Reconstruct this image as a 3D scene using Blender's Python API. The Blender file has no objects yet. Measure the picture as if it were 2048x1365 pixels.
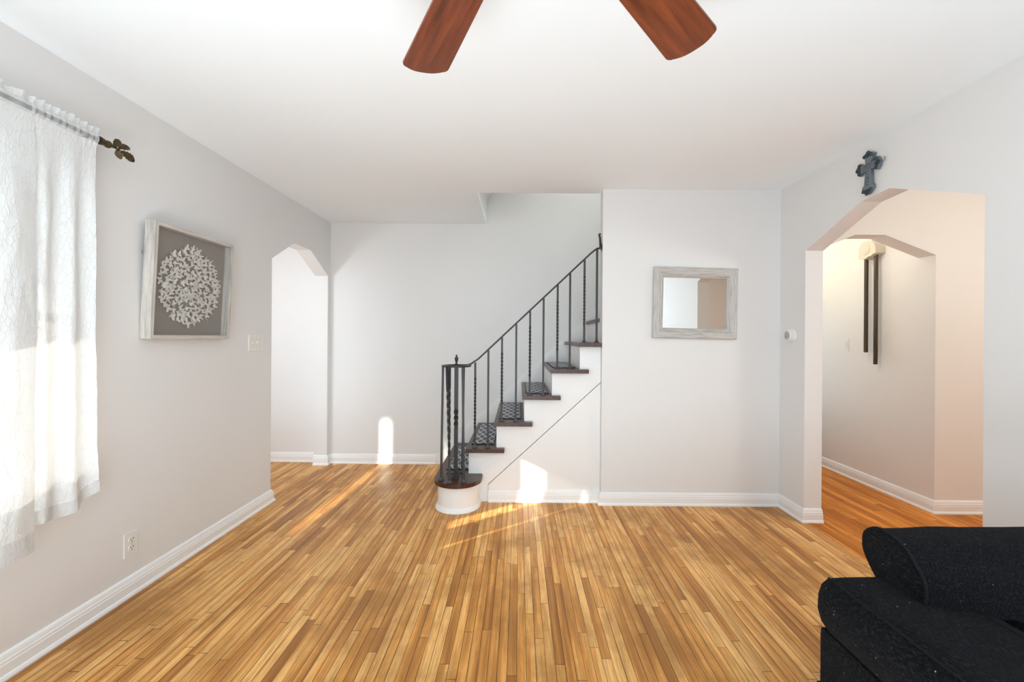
import bpy, bmesh, math, random
from mathutils import Vector, Matrix, noise
PI = math.pi
S = bpy.context.scene
COL = S.collection
random.seed(7)

# ------------------------------------------------------------------ camera
H = 1.287                      # eye height
FPX = 850.0                    # focal length in pixels of the 2048 wide frame
cam_d = bpy.data.cameras.new('camera')
cam = bpy.data.objects.new('camera', cam_d)
COL.objects.link(cam)
cam_d.sensor_fit = 'HORIZONTAL'
cam_d.sensor_width = 36.0
cam_d.lens = FPX / 2048 * 36.0
cam_d.shift_x = -14.0 / 2048
cam_d.shift_y = -6.5 / 2048
cam_d.clip_start = 0.02
cam.matrix_world = Matrix.Translation((0, 0, H)) @ Matrix.Rotation(PI/2, 4, 'X') @ Matrix.Rotation(0.007, 4, 'Z')
S.camera = cam

# ------------------------------------------------------------------ render look
S.view_settings.view_transform = 'Standard'
S.view_settings.look = 'None'
S.view_settings.gamma = 1.0
S.view_settings.use_curve_mapping = False
S.view_settings.exposure = 0.40
S.render.engine = 'CYCLES'
S.cycles.use_denoising = True
S.cycles.max_bounces = 10
S.cycles.diffuse_bounces = 6
S.cycles.transparent_max_bounces = 16
S.cycles.caustics_reflective = False
S.cycles.caustics_refractive = False
S.cycles.sample_clamp_indirect = 8.0

# ------------------------------------------------------------------ daylight
world = bpy.data.worlds.new('sky')
S.world = world
world.use_nodes = True
wn = world.node_tree
bg = wn.nodes['Background']
bg.inputs['Color'].default_value = (0.77, 0.90, 1.0, 1)
bg.inputs['Strength'].default_value = 5.7

def lamp(name, kind, loc, energy, color=(1, 1, 1), rot=None, direction=None, **kw):
    d = bpy.data.lights.new(name, kind)
    d.energy = energy
    d.color = color
    for k, v in kw.items():
        setattr(d, k, v)
    o = bpy.data.objects.new(name, d)
    COL.objects.link(o)
    o.location = loc
    if direction is not None:
        o.rotation_euler = Vector(direction).to_track_quat('-Z', 'Y').to_euler()
    elif rot:
        o.rotation_euler = rot
    return o

sun = lamp('sun', 'SUN', (-6, -3, 4), 12.5, (1.0, 0.93, 0.82), direction=(0.807, 0.590, -0.40))
sun.data.angle = math.radians(0.7)

# reflected sun streak: an added spot, shaped by a made-up slit behind camera
GD = Vector((0.086, 1.0, -0.29)).normalized()
streak_light = lamp('streak_spot', 'SPOT', Vector((-1.85, -1.56, 1.71)) - GD * 10.0, 42000, (1.0, 0.95, 0.86), direction=GD, spot_size=2 * math.atan(0.36 / 10), spot_blend=0.1, shadow_soft_size=0.10)

def portal(name, loc, sx, sy, direction):
    o = lamp(name, 'AREA', loc, 1.0, direction=direction, shape='RECTANGLE', size=sx, size_y=sy)
    o.data.cycles.is_portal = True
    return o
# portals only tell the renderer where the sky light comes in
portal('window_portal', (-2.06, 1.17, 1.36), 1.40, 1.36, (1, 0, 0))
portal('window_portal', (0.0, -1.62, 1.45), 3.1, 1.7, (0, 1, 0))
portal('window_portal', (-2.85, 2.12, 1.35), 1.0, 1.7, (0, 1, 0))
portal('window_portal', (2.62, 5.42, 1.3), 0.75, 1.5, (0, -1, 0))
# lamps outside the frame: dining room and passage lamps, the rest added fill
for x in (-0.85, 0.05):                                    # unseen area lights added on the floor to brighten the ceiling
    lamp('ceiling_fill', 'AREA', (x, -0.30, 0.12), 36, (0.79, 0.915, 1.0), direction=(0, 0, 1), shape='DISK', size=1.3)
lamp('dining_lamp', 'POINT', (3.65, 1.55, 2.05), 33, (1.0, 0.98, 0.88), shadow_soft_size=0.16)
lamp('passage_lamp', 'POINT', (2.62, 4.38, 2.1), 5, (1.0, 0.86, 0.55), shadow_soft_size=0.08)
lamp('passage_fill', 'POINT', (2.40, 3.62, 2.2), 5, (1.0, 0.91, 0.78), shadow_soft_size=0.2)  # unseen fill added to brighten the passage wall
lamp('vestibule_fill', 'POINT', (-2.75, 3.0, 1.6), 16, (0.84, 0.92, 1.0), shadow_soft_size=0.15)  # added cool fill, brightens the space beyond the left arch
lamp('landing_fill', 'POINT', (1.9, 3.85, 4.2), 30, (0.93, 1.0, 0.93), shadow_soft_size=0.15)  # added unseen fill for the upper stairwell

# ------------------------------------------------------------------ helpers
def wm(o):
    m = o.matrix_basis.copy()
    while o.parent:
        o = o.parent
        m = o.matrix_basis @ m
    return m

def obj(name, bm, mat, parent=None, smooth=False, local=False, bevel=0, seg=2, normals=True, label=None):
    if bevel:
        es = [e for e in bm.edges if len(e.link_faces) == 2 and e.calc_face_angle(0) > 0.5]
        bmesh.ops.bevel(bm, geom=es, offset=bevel, segments=seg, affect='EDGES', profile=0.5, clamp_overlap=True)
    if normals:
        bmesh.ops.recalc_face_normals(bm, faces=bm.faces[:])
    me = bpy.data.meshes.new(name)
    if parent is not None and not local:
        bmesh.ops.transform(bm, matrix=wm(parent).inverted(), verts=bm.verts[:])
    bm.to_mesh(me)
    bm.free()
    me.materials.append(mat)
    if smooth:
        me.polygons.foreach_set('use_smooth', [True] * len(me.polygons))
        try:
            me.set_sharp_from_angle(angle=math.radians(40))
        except Exception:
            pass
    o = bpy.data.objects.new(name, me)
    COL.objects.link(o)
    if parent is not None:
        o.parent = parent
    if label:
        o['label'] = label
    return o

def tag(o, label, cat, group=None):
    o['label'] = label
    o['category'] = cat
    if group:
        o['group'] = group
    return o

def thing(name, label, cat, loc=(0, 0, 0), rot=(0, 0, 0), group=None):
    o = bpy.data.objects.new(name, None)
    COL.objects.link(o)
    o.empty_display_size = 0.1
    o.location = loc
    o.rotation_euler = rot
    return tag(o, label, cat, group)

def struct(name, bm, mat, **kw):
    o = obj(name, bm, mat, **kw)
    o['kind'] = 'structure'
    return o

def BM():
    return bmesh.new()

def box(bm, x0, x1, y0, y1, z0, z1):
    vs = [bm.verts.new((x, y, z)) for x in (x0, x1) for y in (y0, y1) for z in (z0, z1)]
    for f in ((0, 1, 3, 2), (4, 6, 7, 5), (0, 4, 5, 1), (2, 3, 7, 6), (0, 2, 6, 4), (1, 5, 7, 3)):
        bm.faces.new([vs[i] for i in f])
    return vs

def prism(bm, pts, axis, a, b):
    """extrude the 2-D outline pts along axis from a to b; the outline is given in the other two axes in x,y,z order"""
    def P(p, t):
        if axis == 'X': return (t, p[0], p[1])
        if axis == 'Y': return (p[0], t, p[1])
        return (p[0], p[1], t)
    A = [bm.verts.new(P(p, a)) for p in pts]
    B = [bm.verts.new(P(p, b)) for p in pts]
    n = len(pts)
    bm.faces.new(A)
    bm.faces.new(B[::-1])
    for i in range(n):
        j = (i + 1) % n
        bm.faces.new((A[j], A[i], B[i], B[j]))
    return A + B

def frames(pts):
    out = []
    n = len(pts)
    up = None
    for i in range(n):
        t = (pts[min(i + 1, n - 1)] - pts[max(i - 1, 0)]).normalized()
        if up is None:
            ref = Vector((0, 0, 1)) if abs(t.z) < 0.9 else Vector((1, 0, 0))
            u = t.cross(ref).normalized()
        else:
            u = (up - t * up.dot(t)).normalized()
        up = u
        out.append((t, u, t.cross(u)))
    return out

def tube(bm, pts, r, seg=8, square=False, twist=None, rx=None):
    pts = [Vector(p) for p in pts]
    rs = r if isinstance(r, (list, tuple)) else [r] * len(pts)
    rings = []
    for i, (p, (t, u, v)) in enumerate(zip(pts, frames(pts))):
        ring = []
        n = 4 if square else seg
        off = (PI / 4 if square else 0) + (twist[i] if twist else 0)
        k = rs[i] * (math.sqrt(2) if square else 1)
        for j in range(n):
            a = 2 * PI * j / n + off
            q = u * math.cos(a) * k + v * math.sin(a) * k
            ring.append(bm.verts.new(p + q))
        rings.append(ring)
    for a, b in zip(rings, rings[1:]):
        n = len(a)
        for j in range(n):
            bm.faces.new((a[j], a[(j + 1) % n], b[(j + 1) % n], b[j]))
    bm.faces.new(rings[0][::-1])
    bm.faces.new(rings[-1])

def lathe(bm, prof, origin=(0, 0, 0), axis=(0, 0, 1), seg=24):
    """prof: list of (radius, height along axis)"""
    ax = Vector(axis).normalized()
    ref = Vector((1, 0, 0)) if abs(ax.x) < 0.9 else Vector((0, 1, 0))
    u = ax.cross(ref).normalized()
    v = ax.cross(u)
    o = Vector(origin)
    rings = []
    for r, h in prof:
        if r <= 1e-6:
            rings.append([bm.verts.new(o + ax * h)])
        else:
            rings.append([bm.verts.new(o + ax * h + (u * math.cos(2*PI*j/seg) + v * math.sin(2*PI*j/seg)) * r) for j in range(seg)])
    for a, b in zip(rings, rings[1:]):
        for j in range(seg):
            k = (j + 1) % seg
            if len(a) == 1 and len(b) == 1: continue
            if len(a) == 1: bm.faces.new((a[0], b[k], b[j]))
            elif len(b) == 1: bm.faces.new((a[j], a[k], b[0]))
            else: bm.faces.new((a[j], a[k], b[k], b[j]))
    if len(rings[0]) > 1: bm.faces.new(rings[0][::-1])
    if len(rings[-1]) > 1: bm.faces.new(rings[-1])

def sweep(bm, path, prof, side=1, closed=False):
    """sweep profile (distance out from the wall, height) along a floor path with mitred corners; side=+1 puts it to the left of travel"""
    pts = [Vector((p[0], p[1])) for p in path]
    n = len(pts)
    rings = []
    for i in range(n):
        d0 = (pts[i] - pts[i-1]).normalized() if i > 0 or closed else None
        d1 = (pts[(i+1) % n] - pts[i]).normalized() if i < n-1 or closed else None
        if d0 is None: d0 = d1
        if d1 is None: d1 = d0
        n0 = Vector((-d0.y, d0.x)) * side
        n1 = Vector((-d1.y, d1.x)) * side
        m = (n0 + n1)
        m = m / max(0.2, (1 + n0.dot(n1)))
        rings.append([bm.verts.new((pts[i].x + m.x * d, pts[i].y + m.y * d, z)) for d, z in prof])
    k = len(prof)
    for i in range(n if closed else n - 1):
        a, b = rings[i], rings[(i + 1) % n]
        for j in range(k):
            bm.faces.new((a[j], a[(j+1) % k], b[(j+1) % k], b[j]))
    if not closed:
        bm.faces.new(rings[0][::-1])
        bm.faces.new(rings[-1])

def xform(bm, mat, verts=None):
    bmesh.ops.transform(bm, matrix=mat, verts=verts or bm.verts[:])

def copy_thing(o, parent=None):
    c = o.copy()
    COL.objects.link(c)
    if parent: c.parent = parent
    for ch in [x for x in S.objects if x.parent == o]:
        copy_thing(ch, c)
    return c

# ------------------------------------------------------------------ materials
class NT:
    def __init__(s, name):
        s.m = bpy.data.materials.new(name)
        s.m.use_nodes = True
        s.t = s.m.node_tree
        s.b = s.t.nodes['Principled BSDF']
        s.out = s.t.nodes['Material Output']
    def n(s, ty, **kw):
        x = s.t.nodes.new(ty)
        for k, v in kw.items(): setattr(x, k, v)
        return x
    def l(s, a, b): s.t.links.new(a, b)
    def math(s, op, a, b=None, c=None):
        x = s.n('ShaderNodeMath', operation=op)
        for i, v in enumerate((a, b, c)):
            if v is None: continue
            if isinstance(v, (int, float)): x.inputs[i].default_value = v
            else: s.l(v, x.inputs[i])
        return x.outputs[0]
    def mix(s, f, a, b, blend='MIX'):
        x = s.n('ShaderNodeMix', data_type='RGBA', blend_type=blend)
        for i, v in ((0, f), (6, a), (7, b)):
            if isinstance(v, (int, float)): x.inputs[i].default_value = v
            elif isinstance(v, tuple): x.inputs[i].default_value = v if len(v) == 4 else v + (1,)
            else: s.l(v, x.inputs[i])
        return x.outputs[2]
    def ramp(s, f, stops):
        x = s.n('ShaderNodeValToRGB')
        while len(x.color_ramp.elements) < len(stops): x.color_ramp.elements.new(0.5)
        for e, (p, c) in zip(x.color_ramp.elements, stops):
            e.position = p
            e.color = c if len(c) == 4 else tuple(c) + (1,)
        s.l(f, x.inputs[0])
        return x.outputs[0]
    def noise(s, vec, scale, detail=2, rough=0.5):
        x = s.n('ShaderNodeTexNoise')
        x.inputs['Scale'].default_value = scale
        x.inputs['Detail'].default_value = detail
        x.inputs['Roughness'].default_value = rough
        if vec is not None: s.l(vec, x.inputs['Vector'])
        return x.outputs['Fac']
    def coord(s, kind='Object'): return s.n('ShaderNodeTexCoord').outputs[kind]
    def scale(s, vec, sc):
        x = s.n('ShaderNodeMapping')
        x.inputs['Scale'].default_value = sc
        s.l(vec, x.inputs['Vector'])
        return x.outputs[0]
    def bump(s, h, strength, dist=0.01):
        x = s.n('ShaderNodeBump')
        x.inputs['Strength'].default_value = strength
        x.inputs['Distance'].default_value = dist
        s.l(h, x.inputs['Height'])
        s.l(x.outputs[0], s.b.inputs['Normal'])
    def set(s, **kw):
        for k, v in kw.items():
            k = k.replace('_', ' ')
            i = s.b.inputs[k]
            if isinstance(v, tuple): i.default_value = v + (1,) if len(v) == 3 else v
            elif isinstance(v, (int, float)): i.default_value = v
            else: s.l(v, i)
        return s

def plain(name, color, rough=0.5, metal=0.0, var=0.06, scale=20, bump=0.0, spec=0.5):
    t = NT(name)
    c = t.noise(t.coord(), scale, 3)
    dark = tuple(max(0, x * (1 - var)) for x in color)
    light = tuple(min(1, x * (1 + var)) for x in color)
    t.set(Base_Color=t.mix(c, dark, light), Roughness=rough, Metallic=metal)
    t.b.inputs['Specular IOR Level'].default_value = spec
    if bump: t.bump(c, bump, 0.004)
    return t.m

def paint(name, color, rough=0.55, var=0.012):
    t = NT(name)
    co = t.coord()
    big = t.noise(co, 1.6, 3)
    t.set(Base_Color=t.mix(big, tuple(c * (1 - var) for c in color), tuple(min(1, c * (1 + var)) for c in color)), Roughness=rough)
    t.b.inputs['Specular IOR Level'].default_value = 0.3
    t.bump(t.noise(co, 60, 4), 0.06, 0.004)
    return t.m

M_WALL = paint('wall_paint', (0.780, 0.768, 0.760))
M_CEIL = paint('ceiling_paint', (0.905, 0.94, 0.965), 0.7)
M_TRIM = paint('trim_paint', (0.86, 0.855, 0.85), 0.35)
M_STAIRWHITE = paint('stair_paint', (0.86, 0.85, 0.84), 0.38)
M_HALLWALL = paint('hall_paint', (0.80, 0.78, 0.755))

def floor_mat(name, light, mid, dark, width, wear=1.0, spec=0.27):
    t = NT(name)
    sep = t.n('ShaderNodeSeparateXYZ')
    pos = t.n('ShaderNodeNewGeometry').outputs['Position']
    t.l(pos, sep.inputs[0])
    x, y = sep.outputs[0], sep.outputs[1]
    u = t.math('DIVIDE', x, width)
    row = t.math('FLOOR', u)
    def wn1(v, off):
        w = t.n('ShaderNodeTexWhiteNoise', noise_dimensions='1D')
        t.l(t.math('ADD', v, off), w.inputs['W'])
        return w.outputs['Value']
    r1, r2 = wn1(row, 0.37), wn1(row, 91.7)
    ln = t.math('MULTIPLY_ADD', r2, 0.75, 0.55)                    # board length of this row
    v = t.math('DIVIDE', t.math('ADD', y, t.math('MULTIPLY_ADD', r1, 7.0, 40.0)), ln)
    seg = t.math('FLOOR', v)
    cv = t.n('ShaderNodeCombineXYZ')
    t.l(row, cv.inputs[0]); t.l(seg, cv.inputs[1])
    w2 = t.n('ShaderNodeTexWhiteNoise', noise_dimensions='2D')
    t.l(cv.outputs[0], w2.inputs['Vector'])
    rnd = w2.outputs['Value']
    # grain, shifted for every board
    off = t.n('ShaderNodeVectorMath', operation='MULTIPLY_ADD')
    t.l(w2.outputs['Color'], off.inputs[0]); off.inputs[1].default_value = (9, 9, 9); t.l(pos, off.inputs[2])
    g = t.noise(t.scale(off.outputs[0], (70, 3.2, 1)), 1.0, 5, 0.65)
    g2 = t.noise(t.scale(off.outputs[0], (26, 1.3, 1)), 1.0, 3, 0.5)
    fine = t.noise(t.scale(off.outputs[0], (380, 14, 1)), 1.0, 2, 0.6)
    base = t.ramp(t.math('ADD', t.math('MULTIPLY', rnd, 0.50), t.math('MULTIPLY_ADD', g2, 1.15, -0.26)),
                  [(0.24, dark), (0.50, mid), (0.72, light), (1.0, tuple(min(1, c * 1.12) for c in light))])
    c = t.mix(t.ramp(g, [(0.40, (0, 0, 0)), (0.72, (1, 1, 1))]), base, tuple(a * 0.50 for a in mid))
    mg = t.n('ShaderNodeMix', data_type='RGBA', blend_type='MIX')
    c2 = t.mix(0.20, c, base)
    c3 = t.mix(t.math('MULTIPLY', t.ramp(fine, [(0.52, (0, 0, 0)), (0.75, (1, 1, 1))]), 0.35), c2, tuple(a * 0.6 for a in dark))
    # worn, greyed traffic stains
    w = t.noise(t.scale(pos, (1.5, 1.1, 1)), 1.6, 5, 0.62)
    wm_ = t.math('MULTIPLY', t.ramp(w, [(0.47, (0, 0, 0)), (0.64, (1, 1, 1))]), 0.72 * wear)
    c4 = t.mix(wm_, c3, tuple(a * 0.46 for a in (mid[0], mid[1] * 0.95, mid[2] * 0.9)))
    # joints
    fu = t.math('FRACT', u)
    eu = t.math('MULTIPLY', t.math('MINIMUM', fu, t.math('SUBTRACT', 1.0, fu)), width)
    fv = t.math('FRACT', v)
    ev = t.math('MULTIPLY', t.math('MINIMUM', fv, t.math('SUBTRACT', 1.0, fv)), ln)
    ed = t.math('MINIMUM', eu, ev)
    gap_w = t.math('MULTIPLY_ADD', t.noise(t.scale(pos, (20, 2, 1)), 1.0, 2), 0.0024, 0.0002)
    gap = t.math('LESS_THAN', ed, gap_w)
    c5 = t.mix(t.math('MULTIPLY', gap, 0.85), c4, (0.07, 0.035, 0.012))
    rg = t.math('MULTIPLY_ADD', w, 0.22, 0.26)
    t.set(Base_Color=c5, Roughness=rg)
    t.b.inputs['Specular IOR Level'].default_value = spec
    t.bump(t.math('SUBTRACT', t.math('MULTIPLY', g, 0.25), gap), 0.12, 0.002)
    return t.m
M_FLOOR = floor_mat('oak_strip_floor', (0.93, 0.52, 0.180), (0.76, 0.335, 0.075), (0.33, 0.120, 0.025), 0.038)
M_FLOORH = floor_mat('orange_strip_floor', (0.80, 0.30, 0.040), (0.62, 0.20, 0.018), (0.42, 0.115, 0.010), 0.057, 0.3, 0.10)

def wood(name, dark, light, axis_scale, rough=0.3, specks=False, spec=0.5):
    t = NT(name)
    co = t.coord()
    g = t.noise(t.scale(co, axis_scale), 1.0, 5, 0.6)
    c = t.mix(t.ramp(g, [(0.3, (0, 0, 0)), (0.7, (1, 1, 1))]), dark, light)
    if specks:
        s = t.noise(t.scale(co, (60, 90, 60)), 1.0, 1)
        c = t.mix(t.ramp(s, [(0.80, (0, 0, 0)), (0.83, (1, 1, 1))]), c, (0.55, 0.38, 0.30))
    t.set(Base_Color=c, Roughness=rough)
    t.b.inputs['Specular IOR Level'].default_value = spec
    return t.m
M_BLADE = wood('mahogany_blade', (0.075, 0.016, 0.006), (0.24, 0.055, 0.016), (3, 45, 30), 0.33, True)
M_TREAD = wood('dark_stained_oak', (0.030, 0.011, 0.007), (0.10, 0.032, 0.015), (45, 4, 40), 0.33)

def washed(name, base, streak, sc):
    t = NT(name)
    g = t.noise(t.scale(t.coord(), sc), 1.0, 6, 0.7)
    t.set(Base_Color=t.ramp(g, [(0.30, streak), (0.48, base), (0.70, tuple(min(1, c * 1.22) for c in base))]), Roughness=0.5)
    t.bump(g, 0.25, 0.003)
    return t.m
M_WASH_H = washed('whitewashed_wood_level', (0.55, 0.51, 0.47), (0.30, 0.25, 0.21), (6, 6, 90))
M_WASH_V = washed('whitewashed_wood_upright', (0.55, 0.51, 0.47), (0.30, 0.25, 0.21), (90, 90, 6))
M_PALE_V = washed('pale_wood_upright', (0.56, 0.52, 0.475), (0.36, 0.31, 0.27), (60, 60, 5))
M_PALE_H = washed('pale_wood_level', (0.54, 0.495, 0.45), (0.35, 0.30, 0.26), (60, 5, 60))
M_SILV_V = washed('silver_wood_upright', (0.52, 0.50, 0.48), (0.27, 0.25, 0.24), (120, 120, 7))
M_SILV_H = washed('silver_wood_level', (0.50, 0.48, 0.455), (0.26, 0.235, 0.22), (7, 120, 120))
M_IRON = plain('wrought_iron', (0.034, 0.033, 0.033), 0.45, 0.3, 0.25, 60, 0.15)
M_BRONZE = plain('aged_bronze', (0.085, 0.056, 0.024), 0.40, 0.6, 0.5, 90, 0.3)
M_ROD = plain('rod_metal', (0.12, 0.10, 0.085), 0.4, 0.7, 0.2, 40)
M_PLASTIC = plain('white_plastic', (0.80, 0.785, 0.75), 0.35, 0, 0.01)
M_IVORY = plain('ivory_plastic', (0.76, 0.71, 0.60), 0.4, 0, 0.02)
M_CHIME = plain('chime_cover_plastic', (0.66, 0.60, 0.48), 0.45, 0, 0.03)
M_DARK = plain('dark_slot', (0.03, 0.028, 0.025), 0.5)
M_SCREW = plain('screw_metal', (0.45, 0.43, 0.38), 0.35, 0.8)
M_TUBE = wood('dark_brass_tube', (0.030, 0.018, 0.009), (0.10, 0.065, 0.033), (40, 40, 3), 0.35)
M_STEEL = plain('brushed_steel', (0.50, 0.50, 0.50), 0.28, 0.9, 0.05, 80)
M_PAPER = plain('cream_paper', (0.76, 0.71, 0.655), 0.75, 0, 0.03, 30)
M_PEWTER = plain('blue_pewter', (0.155, 0.185, 0.205), 0.42, 0.3, 0.22, 70, 0.25)
M_PEWTERD = plain('dark_pewter', (0.045, 0.060, 0.066), 0.33, 0.6, 0.4, 120, 0.5)
M_LINEN = None
t = NT('taupe_linen')
co = t.coord()
a1 = t.noise(t.scale(co, (40, 700, 40)), 1.0, 2); a2 = t.noise(t.scale(co, (40, 40, 700)), 1.0, 2)
t.set(Base_Color=t.mix(t.math('MULTIPLY', t.math('ADD', a1, a2), 0.5), (0.185, 0.150, 0.120), (0.30, 0.250, 0.205)), Roughness=0.9)
M_LINEN = t.m

t = NT('mirror_silver')
t.set(Base_Color=(0.93, 0.94, 0.93), Metallic=1.0, Roughness=0.012)
M_MIRROR = t.m

def glass_mat(name, tint=(1, 1, 1), refl=0.06):
    t = NT(name)
    tr = t.n('ShaderNodeBsdfTransparent'); tr.inputs[0].default_value = tint + (1,)
    gl = t.n('ShaderNodeBsdfGlossy'); gl.inputs['Roughness'].default_value = 0.02
    lw = t.n('ShaderNodeFresnel'); lw.inputs[0].default_value = 1.45
    mx = t.n('ShaderNodeMixShader')
    t.l(t.math('MULTIPLY', lw.outputs[0], refl / 0.04), mx.inputs[0])
    t.l(tr.outputs[0], mx.inputs[1]); t.l(gl.outputs[0], mx.inputs[2]); t.l(mx.outputs[0], t.out.inputs[0])
    return t.m
M_GLASS = glass_mat('window_glass', (0.97, 0.985, 0.98), 0.04)
M_ARTGLASS = glass_mat('picture_glass', (0.985, 0.985, 0.985), 0.008)

def sheer(name, thin, thick):
    t = NT(name)
    co = t.coord()
    n1 = t.noise(t.scale(co, (30, 44, 14)), 1.0, 6, 0.7)
    vor = t.n('ShaderNodeTexVoronoi', feature='DISTANCE_TO_EDGE')
    t.l(t.scale(co, (50, 70, 26)), vor.inputs['Vector']); vor.inputs['Scale'].default_value = 1.0
    cr = t.ramp(vor.outputs['Distance'], [(0.0, (1, 1, 1)), (0.05, (0, 0, 0))])
    f = t.math('ADD', t.math('MULTIPLY_ADD', n1, thick - thin, thin), t.math('MULTIPLY', cr, 0.05))
    di = t.n('ShaderNodeBsdfDiffuse'); di.inputs[0].default_value = (0.83, 0.835, 0.83, 1)
    tl = t.n('ShaderNodeBsdfTranslucent'); tl.inputs[0].default_value = (0.84, 0.86, 0.86, 1)
    bmp = t.n('ShaderNodeBump'); bmp.inputs['Strength'].default_value = 0.5; bmp.inputs['Distance'].default_value = 0.01
    t.l(t.math('ADD', n1, t.math('MULTIPLY', cr, 0.3)), bmp.inputs['Height'])
    t.l(bmp.outputs[0], di.inputs['Normal']); t.l(bmp.outputs[0], tl.inputs['Normal'])
    m1 = t.n('ShaderNodeMixShader'); m1.inputs[0].default_value = 0.10
    t.l(di.outputs[0], m1.inputs[1]); t.l(tl.outputs[0], m1.inputs[2])
    tr = t.n('ShaderNodeBsdfTransparent')
    m2 = t.n('ShaderNodeMixShader')
    t.l(f, m2.inputs[0]); t.l(tr.outputs[0], m2.inputs[1]); t.l(m1.outputs[0], m2.inputs[2])
    t.l(m2.outputs[0], t.out.inputs[0])
    return t.m
M_SHEER = sheer('sheer_curtain', 0.91, 0.98)
M_POCKET = sheer('sheer_rod_pocket', 0.30, 0.55)
M_HEM = sheer('sheer_hem', 0.55, 0.80)

# black chenille
t = NT('black_chenille')
co = t.coord()
nap = t.noise(t.scale(co, (260, 90, 260)), 1.0, 3, 0.7)
big = t.noise(co, 9, 4, 0.6)
c = t.mix(big, (0.0010, 0.0011, 0.0014), (0.0065, 0.0065, 0.0075))
c = t.mix(t.math('MULTIPLY', t.ramp(nap, [(0.50, (0, 0, 0)), (0.75, (1, 1, 1))]), 0.8), c, (0.030, 0.031, 0.037))
sp = t.noise(t.scale(co, (95, 140, 120)), 1.0, 1)
c = t.mix(t.ramp(sp, [(0.79, (0, 0, 0)), (0.805, (1, 1, 1))]), c, (0.30, 0.33, 0.29))
t.set(Base_Color=c, Roughness=0.92)
t.b.inputs['Specular IOR Level'].default_value = 0.05
t.b.inputs['Sheen Weight'].default_value = 0.025
t.b.inputs['Sheen Roughness'].default_value = 0.5
t.bump(t.math('ADD', nap, t.math('MULTIPLY', big, 0.5)), 0.9, 0.006)
M_CHEN = t.m
M_PIPE = plain('black_piping', (0.008, 0.008, 0.009), 0.85, 0, 0.3, 200, 0.3, 0.15)

# trellis stair mat
t = NT('trellis_mat')
co = t.coord()
sp_ = t.n('ShaderNodeSeparateXYZ'); t.l(co, sp_.inputs[0])
uu = t.math('DIVIDE', sp_.outputs[0], 0.062); vv = t.math('DIVIDE', sp_.outputs[1], 0.165)
wob = t.math('MULTIPLY', t.math('SINE', t.math('MULTIPLY', vv, 4 * PI)), 0.02)
def line(e):
    fr = t.math('FRACT', e)
    d = t.math('ABSOLUTE', t.math('SUBTRACT', fr, 0.5))
    return t.math('GREATER_THAN', d, 0.425)
l1 = line(t.math('ADD', t.math('ADD', uu, vv), wob)); l2 = line(t.math('ADD', t.math('SUBTRACT', uu, vv), wob))
msk = t.math('MAXIMUM', l1, l2)
fz = t.noise(co, 300, 2)
t.set(Base_Color=t.mix(msk, t.mix(fz, (0.12, 0.125, 0.145), (0.19, 0.195, 0.215)), t.mix(fz, (0.62, 0.62, 0.62), (0.78, 0.78, 0.77))), Roughness=0.95)
t.b.inputs['Specular IOR Level'].default_value = 0.1
t.bump(fz, 0.4, 0.003)
M_MAT = t.m
M_MATEDGE = plain('mat_binding', (0.035, 0.036, 0.042), 0.9, 0, 0.2, 200)

# ------------------------------------------------------------------ room dimensions
CZ = 2.44
XL, XL2 = -1.917, -2.047          # left wall faces
XR, XR2 = 2.017, 2.141            # right wall faces
YB = 4.315                        # far wall
YS, YS2 = 3.285, 3.385            # short wall beside the stairs
XS = 0.643                        # its free end
YF = -1.50                        # wall behind the camera
YST = 3.335                       # face of the stair stringer
HX = 3.10                         # passage wall
HY, HY2 = 3.164, 3.30             # wall with second arch

# floor
bm = BM(); box(bm, -4.2, 2.075, YF - 0.15, YB + 0.15, -0.06, 0.0)
struct('floor', bm, M_FLOOR)
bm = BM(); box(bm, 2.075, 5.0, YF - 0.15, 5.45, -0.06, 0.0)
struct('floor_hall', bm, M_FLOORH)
# ceiling with the stair opening
bm = BM()
prism(bm, [(-4.2, YF - 0.1), (XR2 + 0.0, YF - 0.1), (XR2 + 0.0, YS2), (-0.34, YS2), (-0.34, YB + 0.05), (-4.2, YB + 0.05)], 'Z', CZ, CZ + 0.06)
struct('ceiling', bm, M_CEIL)
bm = BM(); box(bm, XR2, 5.0, YF - 0.1, HY2, CZ, CZ + 0.06); box(bm, XR2, HX + 0.1, HY2, 5.45, CZ, CZ + 0.06)
struct('ceiling_hall', bm, M_CEIL)

# left wall: window hole plus arched opening
W0, W1, WZ0, WZ1 = 0.50, 1.915, 0.70, 2.02
bm = BM()
box(bm, XL2, XL, YF, W0, 0, CZ)
box(bm, XL2, XL, W0, W1, 0, WZ0)
box(bm, XL2, XL, W0, W1, WZ1, CZ)
prism(bm, [(W1, 0), (3.292, 0), (3.292, 1.889), (3.612, 2.078), (3.897, 2.078), (4.255, 1.893), (4.255, 0), (YB, 0), (YB, CZ), (W1, CZ)], 'X', XL2, XL)
struct('wall_left', bm, M_WALL)
# far wall: room, stairwell and upper floor
bm = BM(); box(bm, XL2, 2.6, YB, YB + 0.12, 0, 5.0)
struct('wall_back', bm, M_WALL)
# short wall beside stairs (runs up into the stairwell)
bm = BM(); box(bm, XS, XR2, YS, YS2, 0, CZ)
struct('wall_stair', bm, M_WALL)
# right wall with arched opening, reaching back along the passage
bm = BM()
prism(bm, [(YF, 0), (1.8435, 0), (1.8435, 1.923), (2.321, 2.119), (2.516, 2.107), (2.998, 1.915), (2.998, 0), (YS2, 0), (YS2, CZ), (YF, CZ)], 'X', XR, XR2)
box(bm, XR + 0.02, XR2, YS2, 5.33, 0, CZ)
struct('wall_right', bm, M_WALL)
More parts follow.
